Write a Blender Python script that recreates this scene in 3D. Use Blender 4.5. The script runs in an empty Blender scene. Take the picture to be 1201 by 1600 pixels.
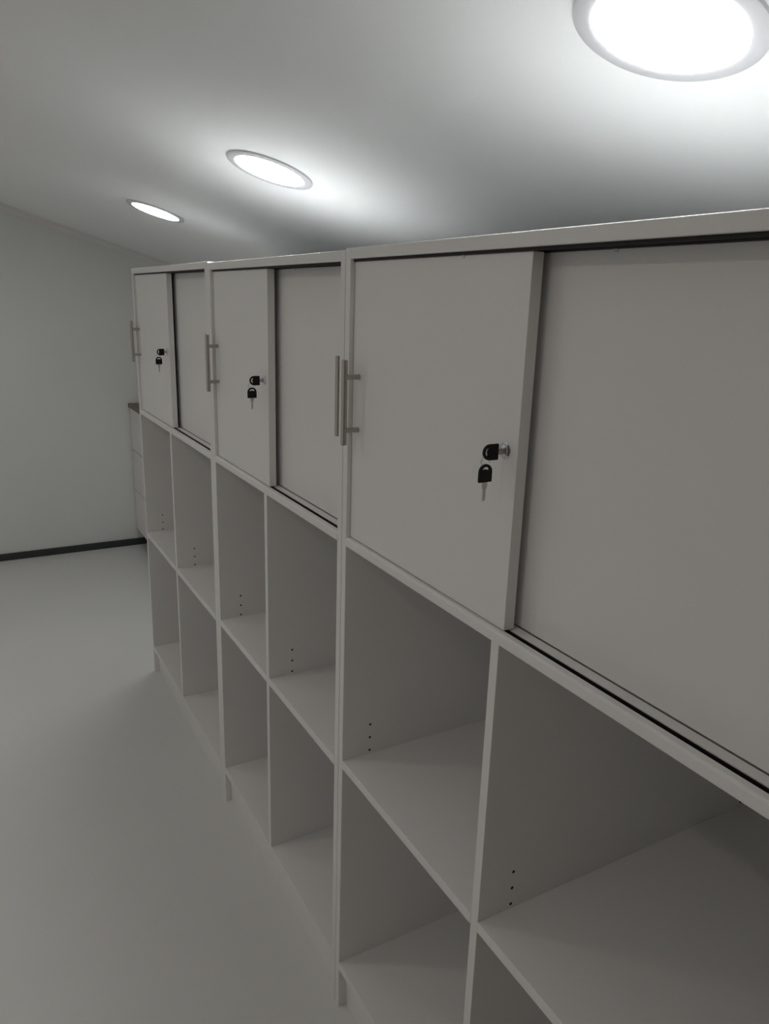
import bpy, bmesh, math
from mathutils import Matrix, Vector

scene = bpy.context.scene
col = scene.collection

# ------------------------------------------------------------------ camera
W2C = ((0.87328821, -0.4863124, 0.02946091),
       (0.10635926, 0.24930554, 0.9625666),
       (-0.47545284, -0.83746462, 0.26943942))
CAM = Vector((-0.6383, -1.2938, 1.6286))
cam_data = bpy.data.cameras.new('camera')
cam = bpy.data.objects.new('camera', cam_data)
col.objects.link(cam)
cam.matrix_world = Matrix.Translation(CAM) @ Matrix(W2C).transposed().to_4x4()
cam_data.sensor_fit = 'VERTICAL'
cam_data.sensor_height = 36.0
cam_data.sensor_width = 27.0
cam_data.lens = 36.0 * 1182.45 / 1600.0
cam_data.clip_start = 0.02
scene.camera = cam

# ------------------------------------------------------------------ light and exposure
LAMP_STRENGTH = 47.0            # the three visible downlights
FILL_STRENGTH = 42.0            # the added, unseen fill row over the open floor
FILL_COLOR = (1.0, 0.94, 0.885)
LAMP_COLOR = (0.975, 1.0, 1.01)
WORLD_LEVEL = 0.35            # fill daylight behind the added windows of the left wall
scene.view_settings.view_transform = 'Standard'
scene.view_settings.look = 'None'
scene.view_settings.gamma = 1.0
scene.view_settings.use_curve_mapping = False
scene.view_settings.exposure = 0.0
world = bpy.data.worlds.new('world')
world.use_nodes = True
scene.world = world
world.node_tree.nodes['Background'].inputs[0].default_value = (1.0, 0.93, 0.87, 1)
world.node_tree.nodes['Background'].inputs[1].default_value = WORLD_LEVEL
scene.cycles.max_bounces = 16
scene.cycles.diffuse_bounces = 12

# ------------------------------------------------------------------ room numbers (metres)
FAR_Y = 3.724
BACK_Y = -2.9
LEFT_X = -2.1
RIGHT_X = 0.86
CEIL_A, CEIL_B = 1.990, 0.300    # the ceiling slopes: z = A - B x


def ceil_z(x):
    return CEIL_A - CEIL_B * x


# ------------------------------------------------------------------ materials
def material(name, color, rough=0.5, metallic=0.0, spec=0.5, var=0.0, var_scale=3.0, bump=0.0, bump_scale=200.0,
             emission=None, strength=0.0, color2=None):
    m = bpy.data.materials.new(name)
    m.use_nodes = True
    nt = m.node_tree
    b = nt.nodes['Principled BSDF']
    b.inputs['Base Color'].default_value = (*color, 1)
    b.inputs['Roughness'].default_value = rough
    b.inputs['Metallic'].default_value = metallic
    b.inputs['Specular IOR Level'].default_value = spec
    tc = nt.nodes.new('ShaderNodeTexCoord')
    if var > 0:
        n = nt.nodes.new('ShaderNodeTexNoise')
        n.inputs['Scale'].default_value = var_scale
        n.inputs['Detail'].default_value = 4
        nt.links.new(tc.outputs['Object'], n.inputs['Vector'])
        r = nt.nodes.new('ShaderNodeValToRGB')
        c2 = color2 or tuple(c * (1 - var) for c in color)
        r.color_ramp.elements[0].position = 0.3
        r.color_ramp.elements[1].position = 0.7
        r.color_ramp.elements[0].color = (*c2, 1)
        r.color_ramp.elements[1].color = (*color, 1)
        nt.links.new(n.outputs['Fac'], r.inputs['Fac'])
        nt.links.new(r.outputs['Color'], b.inputs['Base Color'])
    if bump > 0:
        n = nt.nodes.new('ShaderNodeTexNoise')
        n.inputs['Scale'].default_value = bump_scale
        n.inputs['Detail'].default_value = 3
        nt.links.new(tc.outputs['Object'], n.inputs['Vector'])
        bp = nt.nodes.new('ShaderNodeBump')
        bp.inputs['Strength'].default_value = bump
        bp.inputs['Distance'].default_value = 0.001
        nt.links.new(n.outputs['Fac'], bp.inputs['Height'])
        nt.links.new(bp.outputs['Normal'], b.inputs['Normal'])
    if emission:
        b.inputs['Emission Color'].default_value = (*emission, 1)
        b.inputs['Emission Strength'].default_value = strength
    return m


M_MELAMINE = material('white_melamine', (0.74, 0.735, 0.725), 0.42, var=0.015, var_scale=6, bump=0.04, bump_scale=400)
M_EDGE = M_MELAMINE
M_DAMPER = material('grey_glow_damper', (0.50, 0.50, 0.49), 0.8, var=0.2, var_scale=30)  # for the added sheets that weaken the bounce onto the ceiling
M_FLOOR = material('white_vinyl_floor', (0.64, 0.64, 0.625), 0.38, var=0.04, var_scale=1.6, bump=0.08, bump_scale=60)
M_WALL = material('painted_wall', (0.685, 0.695, 0.68), 0.75, var=0.02, var_scale=2.5, bump=0.10, bump_scale=150)
M_WALL_WARM = material('beige_painted_wall', (0.62, 0.56, 0.50), 0.8, var=0.02, var_scale=2.5, bump=0.10, bump_scale=150)
M_CEIL = material('painted_ceiling', (0.89, 0.905, 0.915), 0.7, var=0.01, var_scale=2, bump=0.06, bump_scale=150)
M_CORNICE = material('cornice_paint', (0.72, 0.71, 0.69), 0.6, var=0.01, bump=0.03)
M_BASEBOARD = material('dark_green_baseboard', (0.028, 0.036, 0.034), 0.45, var=0.1, var_scale=8)
M_BLACK = material('black_track_plastic', (0.008, 0.008, 0.008), 0.6, var=0.1, var_scale=30)
M_HOLE = material('drilled_hole_dark', (0.012, 0.010, 0.009), 0.9, var=0.1, var_scale=50)
M_STEEL = material('brushed_steel', (0.44, 0.41, 0.385), 0.24, metallic=1.0, var=0.06, var_scale=40)
M_CHROME = material('polished_chrome', (0.72, 0.73, 0.74), 0.14, metallic=1.0, var=0.02, var_scale=40)
M_KEYBLACK = material('black_key_plastic', (0.004, 0.004, 0.004), 0.5, spec=0.3, var=0.1, var_scale=60)
M_KEYMETAL = material('nickel_key_blade', (0.55, 0.53, 0.50), 0.3, metallic=1.0, var=0.05, var_scale=80)
M_TRIM = material('downlight_trim', (0.60, 0.60, 0.625), 0.4, var=0.01)
M_LAMP = material('downlight_diffuser', (0.9, 0.9, 0.9), 0.5, emission=LAMP_COLOR, strength=LAMP_STRENGTH)
M_FILL_LAMP = material('warm_fill_diffuser', (0.9, 0.9, 0.9), 0.5, emission=FILL_COLOR, strength=FILL_STRENGTH)  # only for the added fill row
M_BROWN = material('brown_worktop', (0.16, 0.125, 0.09), 0.45, var=0.3, var_scale=12)


# ------------------------------------------------------------------ mesh helpers
def link(name, bm, mat, parent=None, smooth=False):
    bmesh.ops.recalc_face_normals(bm, faces=bm.faces)
    me = bpy.data.meshes.new(name)
    bm.to_mesh(me)
    bm.free()
    me.materials.append(mat)
    if smooth:
        for p in me.polygons:
            p.use_smooth = True
    o = bpy.data.objects.new(name, me)
    col.objects.link(o)
    if parent:
        o.parent = parent
    return o


def add_box(bm, x0, x1, y0, y1, z0, z1, bevel=0.0):
    r = bmesh.ops.create_cube(bm, size=1)
    vs = r['verts']
    for v in vs:
        v.co = Vector(((x0 + x1) / 2 + v.co.x * (x1 - x0), (y0 + y1) / 2 + v.co.y * (y1 - y0),
                       (z0 + z1) / 2 + v.co.z * (z1 - z0)))
    if bevel > 0:
        es = {e for v in vs for e in v.link_edges}
        bmesh.ops.bevel(bm, geom=list(es), offset=bevel, segments=2, affect='EDGES', profile=0.5)


def box(name, x0, x1, y0, y1, z0, z1, mat, parent=None, bevel=0.0):
    bm = bmesh.new()
    add_box(bm, x0, x1, y0, y1, z0, z1, bevel)
    return link(name, bm, mat, parent)


def add_prism_y(bm, pts, y0, y1):
    """extrude an (x, z) outline along Y"""
    a = [bm.verts.new((x, y0, z)) for x, z in pts]
    b = [bm.verts.new((x, y1, z)) for x, z in pts]
    n = len(pts)
    bm.faces.new(a)
    bm.faces.new(list(reversed(b)))
    for i in range(n):
        bm.faces.new((a[i], b[i], b[(i + 1) % n], a[(i + 1) % n]))


def add_lathe(bm, prof, origin, axis, seg=32, close=True):
    """prof: list of (radius, height along axis)"""
    axis = Vector(axis).normalized()
    ref = Vector((0, 0, 1)) if abs(axis.z) < 0.9 else Vector((1, 0, 0))
    u = axis.cross(ref).normalized()
    w = axis.cross(u)
    origin = Vector(origin)
    rings = []
    for r, h in prof:
        if r < 1e-7:
            rings.append([bm.verts.new(origin + axis * h)])
        else:
            rings.append([bm.verts.new(origin + axis * h + (u * math.cos(t) + w * math.sin(t)) * r)
                          for t in [2 * math.pi * k / seg for k in range(seg)]])
    for a, b in zip(rings, rings[1:]):
        for k in range(seg):
            k2 = (k + 1) % seg
            if len(a) == 1 and len(b) == 1:
                continue
            if len(a) == 1:
                bm.faces.new((a[0], b[k], b[k2]))
            elif len(b) == 1:
                bm.faces.new((a[k], b[0], a[k2]))
            else:
                bm.faces.new((a[k], b[k], b[k2], a[k2]))


def add_rod(bm, p0, p1, r, seg=24, cham=0.0008):
    p0, p1 = Vector(p0), Vector(p1)
    L = (p1 - p0).length
    add_lathe(bm, [(0, 0), (r - cham, 0), (r, cham), (r, L - cham), (r - cham, L), (0, L)], p0, p1 - p0, seg)


def thing(name, loc, label, cat, group=None):
    o = bpy.data.objects.new(name, None)
    o.empty_display_size = 0.05
    col.objects.link(o)
    o.location = loc
    o['label'] = label
    o['category'] = cat
    if group:
        o['group'] = group
    return o


def structure(o):
    o['kind'] = 'structure'
    return o


# ------------------------------------------------------------------ the room
structure(box('floor', LEFT_X - 0.1, RIGHT_X + 0.1, BACK_Y - 0.1, FAR_Y + 0.1, -0.08, 0.0, M_FLOOR))
bm = bmesh.new()
xa, xb = LEFT_X - 0.1, RIGHT_X + 0.1
add_prism_y(bm, [(xa, ceil_z(xa)), (xb, ceil_z(xb)), (xb, ceil_z(xb) + 0.1), (xa, ceil_z(xa) + 0.1)], BACK_Y - 0.1, FAR_Y + 0.1)
structure(link('ceiling', bm, M_CEIL))


def gable(name, y0, y1, mat):
    b = bmesh.new()
    add_prism_y(b, [(LEFT_X, 0), (RIGHT_X, 0), (RIGHT_X, ceil_z(RIGHT_X)), (LEFT_X, ceil_z(LEFT_X))], y0, y1)
    return structure(link(name, b, mat))


gable('wall_front', FAR_Y, FAR_Y + 0.1, M_WALL)
gable('wall_back', BACK_Y - 0.1, BACK_Y, M_WALL_WARM)
# left wall with two added, unseen windows that let in fill light
FILL_WIN = ((-1.9, -0.1), (0.7, 2.5))
WZ0, WZ1 = 0.75, 2.10
bm = bmesh.new()
add_box(bm, LEFT_X - 0.1, LEFT_X, BACK_Y, FAR_Y, 0, WZ0)
add_box(bm, LEFT_X - 0.1, LEFT_X, BACK_Y, FAR_Y, WZ1, ceil_z(LEFT_X))
for ya_, yb_ in ((BACK_Y, FILL_WIN[0][0]), (FILL_WIN[0][1], FILL_WIN[1][0]), (FILL_WIN[1][1], FAR_Y)):
    add_box(bm, LEFT_X - 0.1, LEFT_X, ya_, yb_, WZ0, WZ1)
structure(link('wall_left', bm, M_WALL))
for n_, (ya_, yb_) in enumerate(FILL_WIN):
    bm = bmesh.new()
    xf0, xf1, t_ = LEFT_X - 0.07, LEFT_X - 0.03, 0.045
    add_box(bm, xf0, xf1, ya_, yb_, WZ0, WZ0 + t_)
    add_box(bm, xf0, xf1, ya_, yb_, WZ1 - t_, WZ1)
    for yc_ in (ya_, (ya_ + yb_) / 2 - t_ / 2, yb_ - t_):
        add_box(bm, xf0, xf1, yc_, yc_ + t_, WZ0 + t_, WZ1 - t_)
    structure(link('fill_window_%d' % (n_ + 1), bm, M_CORNICE))
structure(box('wall_right', RIGHT_X, RIGHT_X + 0.1, BACK_Y, FAR_Y, 0, ceil_z(RIGHT_X), M_CEIL))
structure(box('baseboard_front', LEFT_X, RIGHT_X, FAR_Y - 0.012, FAR_Y, 0, 0.044, M_BASEBOARD, bevel=0.001))
structure(box('baseboard_left', LEFT_X, LEFT_X + 0.012, BACK_Y, FAR_Y - 0.012, 0, 0.044, M_BASEBOARD, bevel=0.001))
# small cornice where the far wall meets the sloping ceiling: a coved strip
bm = bmesh.new()
sec = [(0.0, 0.0), (0.0, -0.034), (0.004, -0.034), (0.007, -0.022), (0.014, -0.012), (0.026, -0.006), (0.034, -0.003), (0.034, 0.0)]
ends = []
for x in (LEFT_X, RIGHT_X):
    ends.append([bm.verts.new((x, FAR_Y - d, ceil_z(x) + h)) for d, h in sec])
bm.faces.new(ends[0])
bm.faces.new(list(reversed(ends[1])))
for i in range(len(sec)):
    j = (i + 1) % len(sec)
    bm.faces.new((ends[0][i], ends[1][i], ends[1][j], ends[0][j]))
structure(link('trim_1', bm, M_CORNICE))

# ------------------------------------------------------------------ cabinets
T_SIDE = 0.0187
DEPTH = 0.70
FRONT_X0, FRONT_X1 = 0.009, 0.027       # front sliding door
REAR_X0, REAR_X1 = 0.040, 0.058         # rear sliding door


def make_handle(parent, face_x, y, z_mid=1.4440):
    b = bmesh.new()
    bx = face_x - 0.030
    add_rod(b, (bx, y, z_mid - 0.0775), (bx, y, z_mid + 0.0785), 0.0058, 28)
    for z in (z_mid - 0.0505, z_mid + 0.0475):
        add_rod(b, (face_x + 0.0005, y, z), (bx, y, z), 0.0048, 24, 0.0003)
    return link('handle', b, M_STEEL, parent, smooth=False)


def shade_auto(o, angle=40):
    me = o.data
    for p in me.polygons:
        p.use_smooth = True
    b = bmesh.new()
    b.from_mesh(me)
    for e in b.edges:
        if len(e.link_faces) == 2 and e.calc_face_angle(0) > math.radians(angle):
            e.smooth = False
    b.to_mesh(me)
    b.free()
    return o


def make_cabinet(y0, y1, label, top, dtop, dshelf, dmid, dlow, filler=0.0):
    """a tall cabinet between y0 (near) and y1 (far): two sliding doors over two by two open compartments"""
    root = thing('storage_cabinet', (0, y0, 0), label, 'cabinet', 'row of tall white sliding-door cabinets')
    inv = Vector((0, -y0, 0))
    B = 0.0009
    made = []

    def part(*a, parent=None, **k):
        o = box(*a, **k)
        o.parent = parent or root
        if parent is None:
            o.location = inv
        made.append(o)
        return o

    T = top + dtop
    ztop_in = T - 0.0188
    zs, zsb = 1.1755 + dshelf, 1.1570 + dshelf
    zm, zmb = 0.6560 + dmid, 0.6366 + dmid
    zb, zbb = 0.1250 + dlow, 0.1050 + dlow
    yi0, yi1 = y0 + T_SIDE, y1 - T_SIDE
    ymid = (y0 + y1) / 2
    DT = 0.009
    # sides with drilled shelf-pin holes facing into the compartments
    for ya, yb in ((y0, yi0), (yi1, y1)):
        part('side_panel', 0, DEPTH, ya, yb, 0, T, M_MELAMINE, bevel=0.0006)
    part('top_panel', 0, DEPTH, yi0 - 0.0001, yi1 - 0.0005, ztop_in, T - 0.0003, M_MELAMINE, bevel=B)
    part('glow_damper', 0.004, DEPTH - 0.002, yi0 + 0.001, yi1 - 0.001, T - 0.0006, T + 0.0008, M_DAMPER)  # added grey sheet on the hidden top, dims the glow on the ceiling
    part('back_panel', DEPTH - 0.006, DEPTH - 0.0005, yi0, yi1, zbb, ztop_in, M_MELAMINE)
    # shelf under the doors, with two running grooves
    b = bmesh.new()
    g = 0.009
    bev = 0.0010
    prof = [(0, zsb + bev), (bev, zsb), (DEPTH - 0.006, zsb), (DEPTH - 0.006, zs), (0.050, zs), (0.050, zs - g), (0.0385, zs - g), (0.0385, zs),
            (0.0217, zs), (0.0217, zs - g), (0.0116, zs - g), (0.0116, zs), (0.0030, zs), (0.0012, zs - 0.0010), (0, zs - 0.0040)]
    add_prism_y(b, prof, yi0 + 0.0009, yi1)
    o = link('door_shelf', b, M_MELAMINE, root)
    o.location = inv
    # black running track lying in the front groove
    b = bmesh.new()
    add_prism_y(b, [(0.0118, zs - g), (0.0118, zs - 0.0012), (0.0128, zs - 0.0012), (0.0128, zs - g + 0.001), (0.0205, zs - g + 0.001),
                    (0.0205, zs - 0.0012), (0.0215, zs - 0.0012), (0.0215, zs - g)], yi0 + 0.001, yi1 - 0.001)
    o = link('bottom_track', b, M_BLACK, root)
    o.location = inv
    # black double track under the top panel
    b = bmesh.new()
    for xa_, xb_ in ((0.0065, 0.0090), (0.0275, 0.0300), (0.0370, 0.0395), (0.0585, 0.061)):
        add_box(b, xa_, xb_, yi0 + 0.0005, yi1 - 0.0005, ztop_in - 0.0045, ztop_in - 0.0012)
    add_box(b, 0.0065, 0.061, yi0 + 0.0005, yi1 - 0.0005, ztop_in - 0.0013, ztop_in)
    o = link('top_track', b, M_BLACK, root)
    o.location = inv
    # middle divider, open compartments
    part('divider', 0, DEPTH - 0.006, ymid - DT, ymid + DT, zb, zsb, M_MELAMINE, bevel=0.0006)
    for ya, yb in ((yi0 + 0.0008, ymid - DT), (ymid + DT + 0.0008, yi1)):
        part('shelf', 0, DEPTH - 0.006, ya, yb, zmb, zm, M_MELAMINE, bevel=0.0007)
    part('bottom_shelf', 0, DEPTH - 0.006, yi0 + 0.0008, yi1, zbb, zb, M_MELAMINE, bevel=0.0007)
    part('plinth', 0.0190, 0.037, yi0, yi1, 0, zbb, M_MELAMINE, bevel=0.0003)
    if filler:
        part('filler_strip', 0.0, 0.05, y0 - filler, y0, 0, T - 0.0006, M_MELAMINE)
    # shelf-pin holes, in the faces seen from the near side of each compartment: on the far side panel and the divider
    b = bmesh.new()
    add_lathe(b, [(0, 0), (0.0028, 0), (0.0028, 0.0003), (0.0023, 0.0004), (0, 0.0003)], (0, 0.0001, 0), (0, -1, 0), 16)
    hole0 = link('shelf_pin_hole', b, M_HOLE, root)
    first = True
    for yface in (yi1, ymid - DT):
        for hx in (0.0662, 0.6470):
            for hz in (0.0, 0.0315, 0.063):
                o = hole0 if first else hole0.copy()
                if not first:
                    col.objects.link(o)
                first = False
                o.location = inv + Vector((hx, yface, 0.6625 + hz + dmid * 1.1))
                o['label'] = 'dark drilled shelf-pin hole'
    # doors
    door_top = ztop_in - 0.0045
    y_edge = ymid - 0.0065
    fd = part('sliding_door', FRONT_X0, FRONT_X1, y_edge, yi1 - 0.0012, zs + 0.0018, door_top, M_MELAMINE, bevel=0.0007)
    rd = part('sliding_door', REAR_X0, REAR_X1, yi0 + 0.0012, ymid + 0.03, zs + 0.0012, door_top, M_MELAMINE, bevel=0.0007)
    shade_auto(make_handle(fd, FRONT_X0, yi1 - 0.0257))
    shade_auto(make_handle(rd, REAR_X0, yi0 + 0.0257))
    # cam lock in the front door
    yl, zl = y_edge + 0.0268, 1.4352
    b = bmesh.new()
    add_lathe(b, [(0.0122, -0.0002), (0.0122, 0.0006), (0.0116, 0.0014), (0.0098, 0.0017), (0.0092, 0.0012), (0.0086, 0.0012),
                  (0.0084, 0.0034), (0.0078, 0.0042), (0.0052, 0.0046), (0.0046, 0.0040), (0.0, 0.0038)],
              (FRONT_X0, yl, zl), (-1, 0, 0), 40)
    lk = link('lock', b, M_CHROME, fd)
    lk['label'] = 'chrome cylinder lock'
    shade_auto(lk, 28)
    for d_, x_, f_ in ((fd, FRONT_X0, 0.645), (rd, REAR_X0, 0.385)):
        gy = y0 + f_ * (y1 - y0)
        box('door_guide', x_ - 0.0012, x_ + 0.004, gy - 0.003, gy + 0.003, door_top - 0.0045, door_top + 0.0005, M_TRIM, d_, 0.0006)
    return root, Vector((FRONT_X0, yl, zl))


yA0, yA1 = -1.0075, 0.0
yB0, yB1 = 0.0020, 0.860
yC0, yC1 = 0.8723, 1.8761
cabA, lockA = make_cabinet(yA0, yA1, 'nearest and largest-looking white cabinet, cut off by the right edge of the photo', 1.7141, 0.0026, -0.0002, 0.0150, 0.0050)
cabB, lockB = make_cabinet(yB0, yB1, 'narrower white sliding-door cabinet in the middle of the row of three', 1.7141, -0.0006, 0.0, 0.0, 0.0030)
cabC, lockC = make_cabinet(yC0, yC1, 'farthest white sliding-door cabinet, at the far end of the row', 1.7141, 0.0030, -0.0020, -0.0035, -0.0010, filler=0.0120)


# ------------------------------------------------------------------ keys
def bow_mesh():
    """flat key bow: arch outline with a crescent slot; tip of the arch at +Y, flat edge at Y = 0"""
    cu = bpy.data.curves.new('bow_outline', 'CURVE')
    cu.dimensions = '2D'
    cu.fill_mode = 'BOTH'

    def spline(pts):
        s = cu.splines.new('POLY')
        s.points.add(len(pts) - 1)
        for p, q in zip(s.points, pts):
            p.co = (q[0], q[1], 0, 1)
        s.use_cyclic_u = True
    w, h = 0.0108, 0.0245
    out = [(-w, 0.0006), (-w + 0.0006, 0), (w - 0.0006, 0), (w, 0.0006)]
    n = 20
    cyv = h - w
    out += [(w * math.cos(math.pi * k / n) * 1.0, cyv + w * math.sin(math.pi * k / n)) for k in range(n + 1)]
    spline(out)
    ci = []
    for k in range(13):
        t = math.pi * (0.14 + 0.72 * k / 12)
        ci.append((0.0074 * math.cos(t), cyv + 0.0078 * math.sin(t)))
    for k in range(13):
        t = math.pi * (0.86 - 0.72 * k / 12)
        ci.append((0.0054 * math.cos(t), cyv - 0.0005 + 0.0042 * math.sin(t)))
    spline(list(reversed(ci)))
    cu.extrude = 0.0014
    cu.bevel_depth = 0.0003
    cu.bevel_resolution = 1
    tmp = bpy.data.objects.new('bow_tmp', cu)
    col.objects.link(tmp)
    dg = bpy.context.evaluated_depsgraph_get()
    me = bpy.data.meshes.new_from_object(tmp.evaluated_get(dg))
    bpy.data.objects.remove(tmp)
    bpy.data.curves.remove(cu)
    me.materials.clear()
    me.materials.append(M_KEYBLACK)
    me.name = 'bow'
    return me


def blade_mesh(length):
    """blade leaving the flat edge of the bow towards -Y"""
    b = bmesh.new()
    pts = [(-0.0042, 0.001), (0.0042, 0.001), (0.0042, -0.006), (0.0030, -0.0095), (0.0022, -0.0105), (0.0018, -0.013),
           (0.0024, -0.0145), (0.0018, -0.0165), (0.0023, -0.0185), (0.0017, -length + 0.002), (0.0010, -length),
           (-0.0012, -length), (-0.0021, -length + 0.002), (-0.0021, -0.011), (-0.0030, -0.0095), (-0.0042, -0.006)]
    if length < 0.012:
        pts = [(-0.0042, 0.001), (0.0042, 0.001), (0.0038, -length), (-0.0038, -length)]
    t = 0.0009
    a = [b.verts.new((x, y, -t)) for x, y in pts]
    c = [b.verts.new((x, y, t)) for x, y in pts]
    b.faces.new(list(reversed(a)))
    b.faces.new(c)
    n = len(pts)
    for i in range(n):
        b.faces.new((a[i], a[(i + 1) % n], c[(i + 1) % n], c[i]))
    me = bpy.data.meshes.new('blade')
    bmesh.ops.recalc_face_normals(b, faces=b.faces)
    b.to_mesh(me)
    b.free()
    me.materials.append(M_KEYMETAL)
    return me


BOW = bow_mesh()
BLADE_IN = blade_mesh(0.010)
BLADE_OUT = blade_mesh(0.027)
BLADE_OUT.name = 'long_blade'
bm = bmesh.new()
RR = 0.0078
segs, tub = 40, 8
grid = []
for i in range(segs):
    a_ = 2 * math.pi * i / segs
    ring = []
    for j in range(tub):
        t_ = 2 * math.pi * j / tub
        r_ = RR + 0.0008 * math.cos(t_)
        ring.append(bm.verts.new((r_ * math.cos(a_), r_ * math.sin(a_), 0.0008 * math.sin(t_))))
    grid.append(ring)
for i in range(segs):
    for j in range(tub):
        bm.faces.new((grid[i][j], grid[(i + 1) % segs][j], grid[(i + 1) % segs][(j + 1) % tub], grid[i][(j + 1) % tub]))
bmesh.ops.recalc_face_normals(bm, faces=bm.faces)
RING = bpy.data.meshes.new('key_ring')
bm.to_mesh(RING)
bm.free()
RING.materials.append(M_CHROME)
for p in RING.polygons:
    p.use_smooth = True


def frame(xaxis, yaxis, loc):
    x = Vector(xaxis).normalized()
    y = Vector(yaxis).normalized()
    z = x.cross(y).normalized()
    y = z.cross(x).normalized()
    m = Matrix((x, y, z)).transposed().to_4x4()
    m.translation = Vector(loc)
    return m


def make_keys(lock, label, sway):
    root = thing('keys', lock, label, 'keys', 'key pairs hanging from the cabinet locks')
    # key in the lock: its bow lies in the vertical x-z plane, tip towards the room
    k1 = bpy.data.objects.new('key', BOW)
    col.objects.link(k1)
    k1.parent = root
    k1.matrix_local = frame((0, 0, 1), (-1, 0, 0.03), (-0.0125, 0, -0.001))
    b1 = bpy.data.objects.new('key_blade', BLADE_IN)
    col.objects.link(b1)
    b1.parent = k1
    b1['label'] = 'metal key blade'
    # ring through the slot near the bow's tip
    tip_x = -0.0125 - 0.0200
    cz = -0.0125
    r = bpy.data.objects.new('ring', RING)
    col.objects.link(r)
    r.parent = root
    side = Vector((0.85, 0.12, 0))
    side = Matrix.Rotation(sway, 3, 'Z') @ side
    r.matrix_local = frame(side, (0, 0, 1), (tip_x, 0, cz - 0.0005))
    r['label'] = 'thin wire split ring'
    # second key hanging from the ring, turned a little towards the room
    k2 = bpy.data.objects.new('key', BOW)
    col.objects.link(k2)
    k2.parent = root
    wdir = Matrix.Rotation(sway * 0.7, 3, 'Z') @ Vector((0.99, 0.05, 0.0))
    top = Vector((tip_x + 0.001, 0, cz - RR + 0.0030))
    k2.matrix_local = frame(wdir, (0.05, 0, 1), top - Vector((0, 0, 0.0245)))
    b2 = bpy.data.objects.new('key_blade', BLADE_OUT)
    col.objects.link(b2)
    b2.parent = k2
    b2['label'] = 'metal key blade'
    return root


make_keys(lockA, 'two black-headed keys on a wire ring in the nearest cabinet lock', 0.0)
make_keys(lockB, 'two black-headed keys hanging from the lock of the middle cabinet', -0.1)
make_keys(lockC, 'two black-headed keys hanging from the lock of the farthest cabinet', 0.1)

# ------------------------------------------------------------------ ceiling lights
tilt = math.atan(CEIL_B)
nrm = Vector((-math.sin(tilt), 0, -math.cos(tilt)))       # out of the ceiling, into the room


def make_light(y, label, x=0.138, lamp=M_LAMP):
    root = thing('ceiling_light', (x, y, ceil_z(x)), label, 'ceiling light', 'round recessed lights along the sloping ceiling')
    b = bmesh.new()
    add_lathe(b, [(0.0930, -0.0005), (0.1150, -0.0005), (0.1155, 0.0010), (0.1150, 0.0045), (0.1125, 0.0060), (0.0960, 0.0062), (0.0930, 0.0052), (0.0930, -0.0005)],
              (0, 0, 0), nrm, 96)
    shade_auto(link('trim_ring', b, M_TRIM, root), 35)
    b = bmesh.new()
    add_lathe(b, [(0, 0.0045), (0.0931, 0.0045), (0.0931, 0.0008), (0, 0.0008)], (0, 0, 0), nrm, 96)
    d = link('diffuser', b, lamp, root)
    d['label'] = 'glowing white round diffuser'
    return root


make_light(-0.570, 'nearest round ceiling light, cut off by the top edge of the photo')
make_light(0.735, 'middle one of the three round ceiling lights')
make_light(2.018, 'smallest-looking round ceiling light, nearest the far wall')

# added second row, unseen, as fill for the cabinet fronts and shelves
for y_, n_ in ((-0.57, 'nearest'), (0.735, 'middle'), (2.018, 'farthest')):
    make_light(y_, 'added warm fill light over the open floor, opposite the %s cabinet' % n_, -1.25, M_FILL_LAMP)

# ------------------------------------------------------------------ drawer chest behind the row, against the far wall
ch = thing('drawer_chest', (0.31, 2.75, 0), 'white drawer chest with brown top against the far wall, mostly hidden', 'chest of drawers')
cy0, cy1 = 0.0, FAR_Y - 0.014 - 2.75
box('body', 0.020, 0.46, cy0, cy1, 0.115, 0.925, M_MELAMINE, ch, 0.001)
box('toe_kick', 0.07, 0.44, cy0 + 0.02, cy1 - 0.02, 0.0, 0.115, M_BASEBOARD, ch)
box('worktop', -0.010, 0.47, cy0 - 0.005, cy1, 0.925, 0.950, M_BROWN, ch, 0.0015)
for k in range(3):
    z0 = 0.118 + k * 0.269
    box('drawer', 0.0 if k != 1 else 0.0, 0.0195, cy0 + 0.003, cy1 - 0.003, z0, z0 + 0.263, M_MELAMINE, ch, 0.0015)
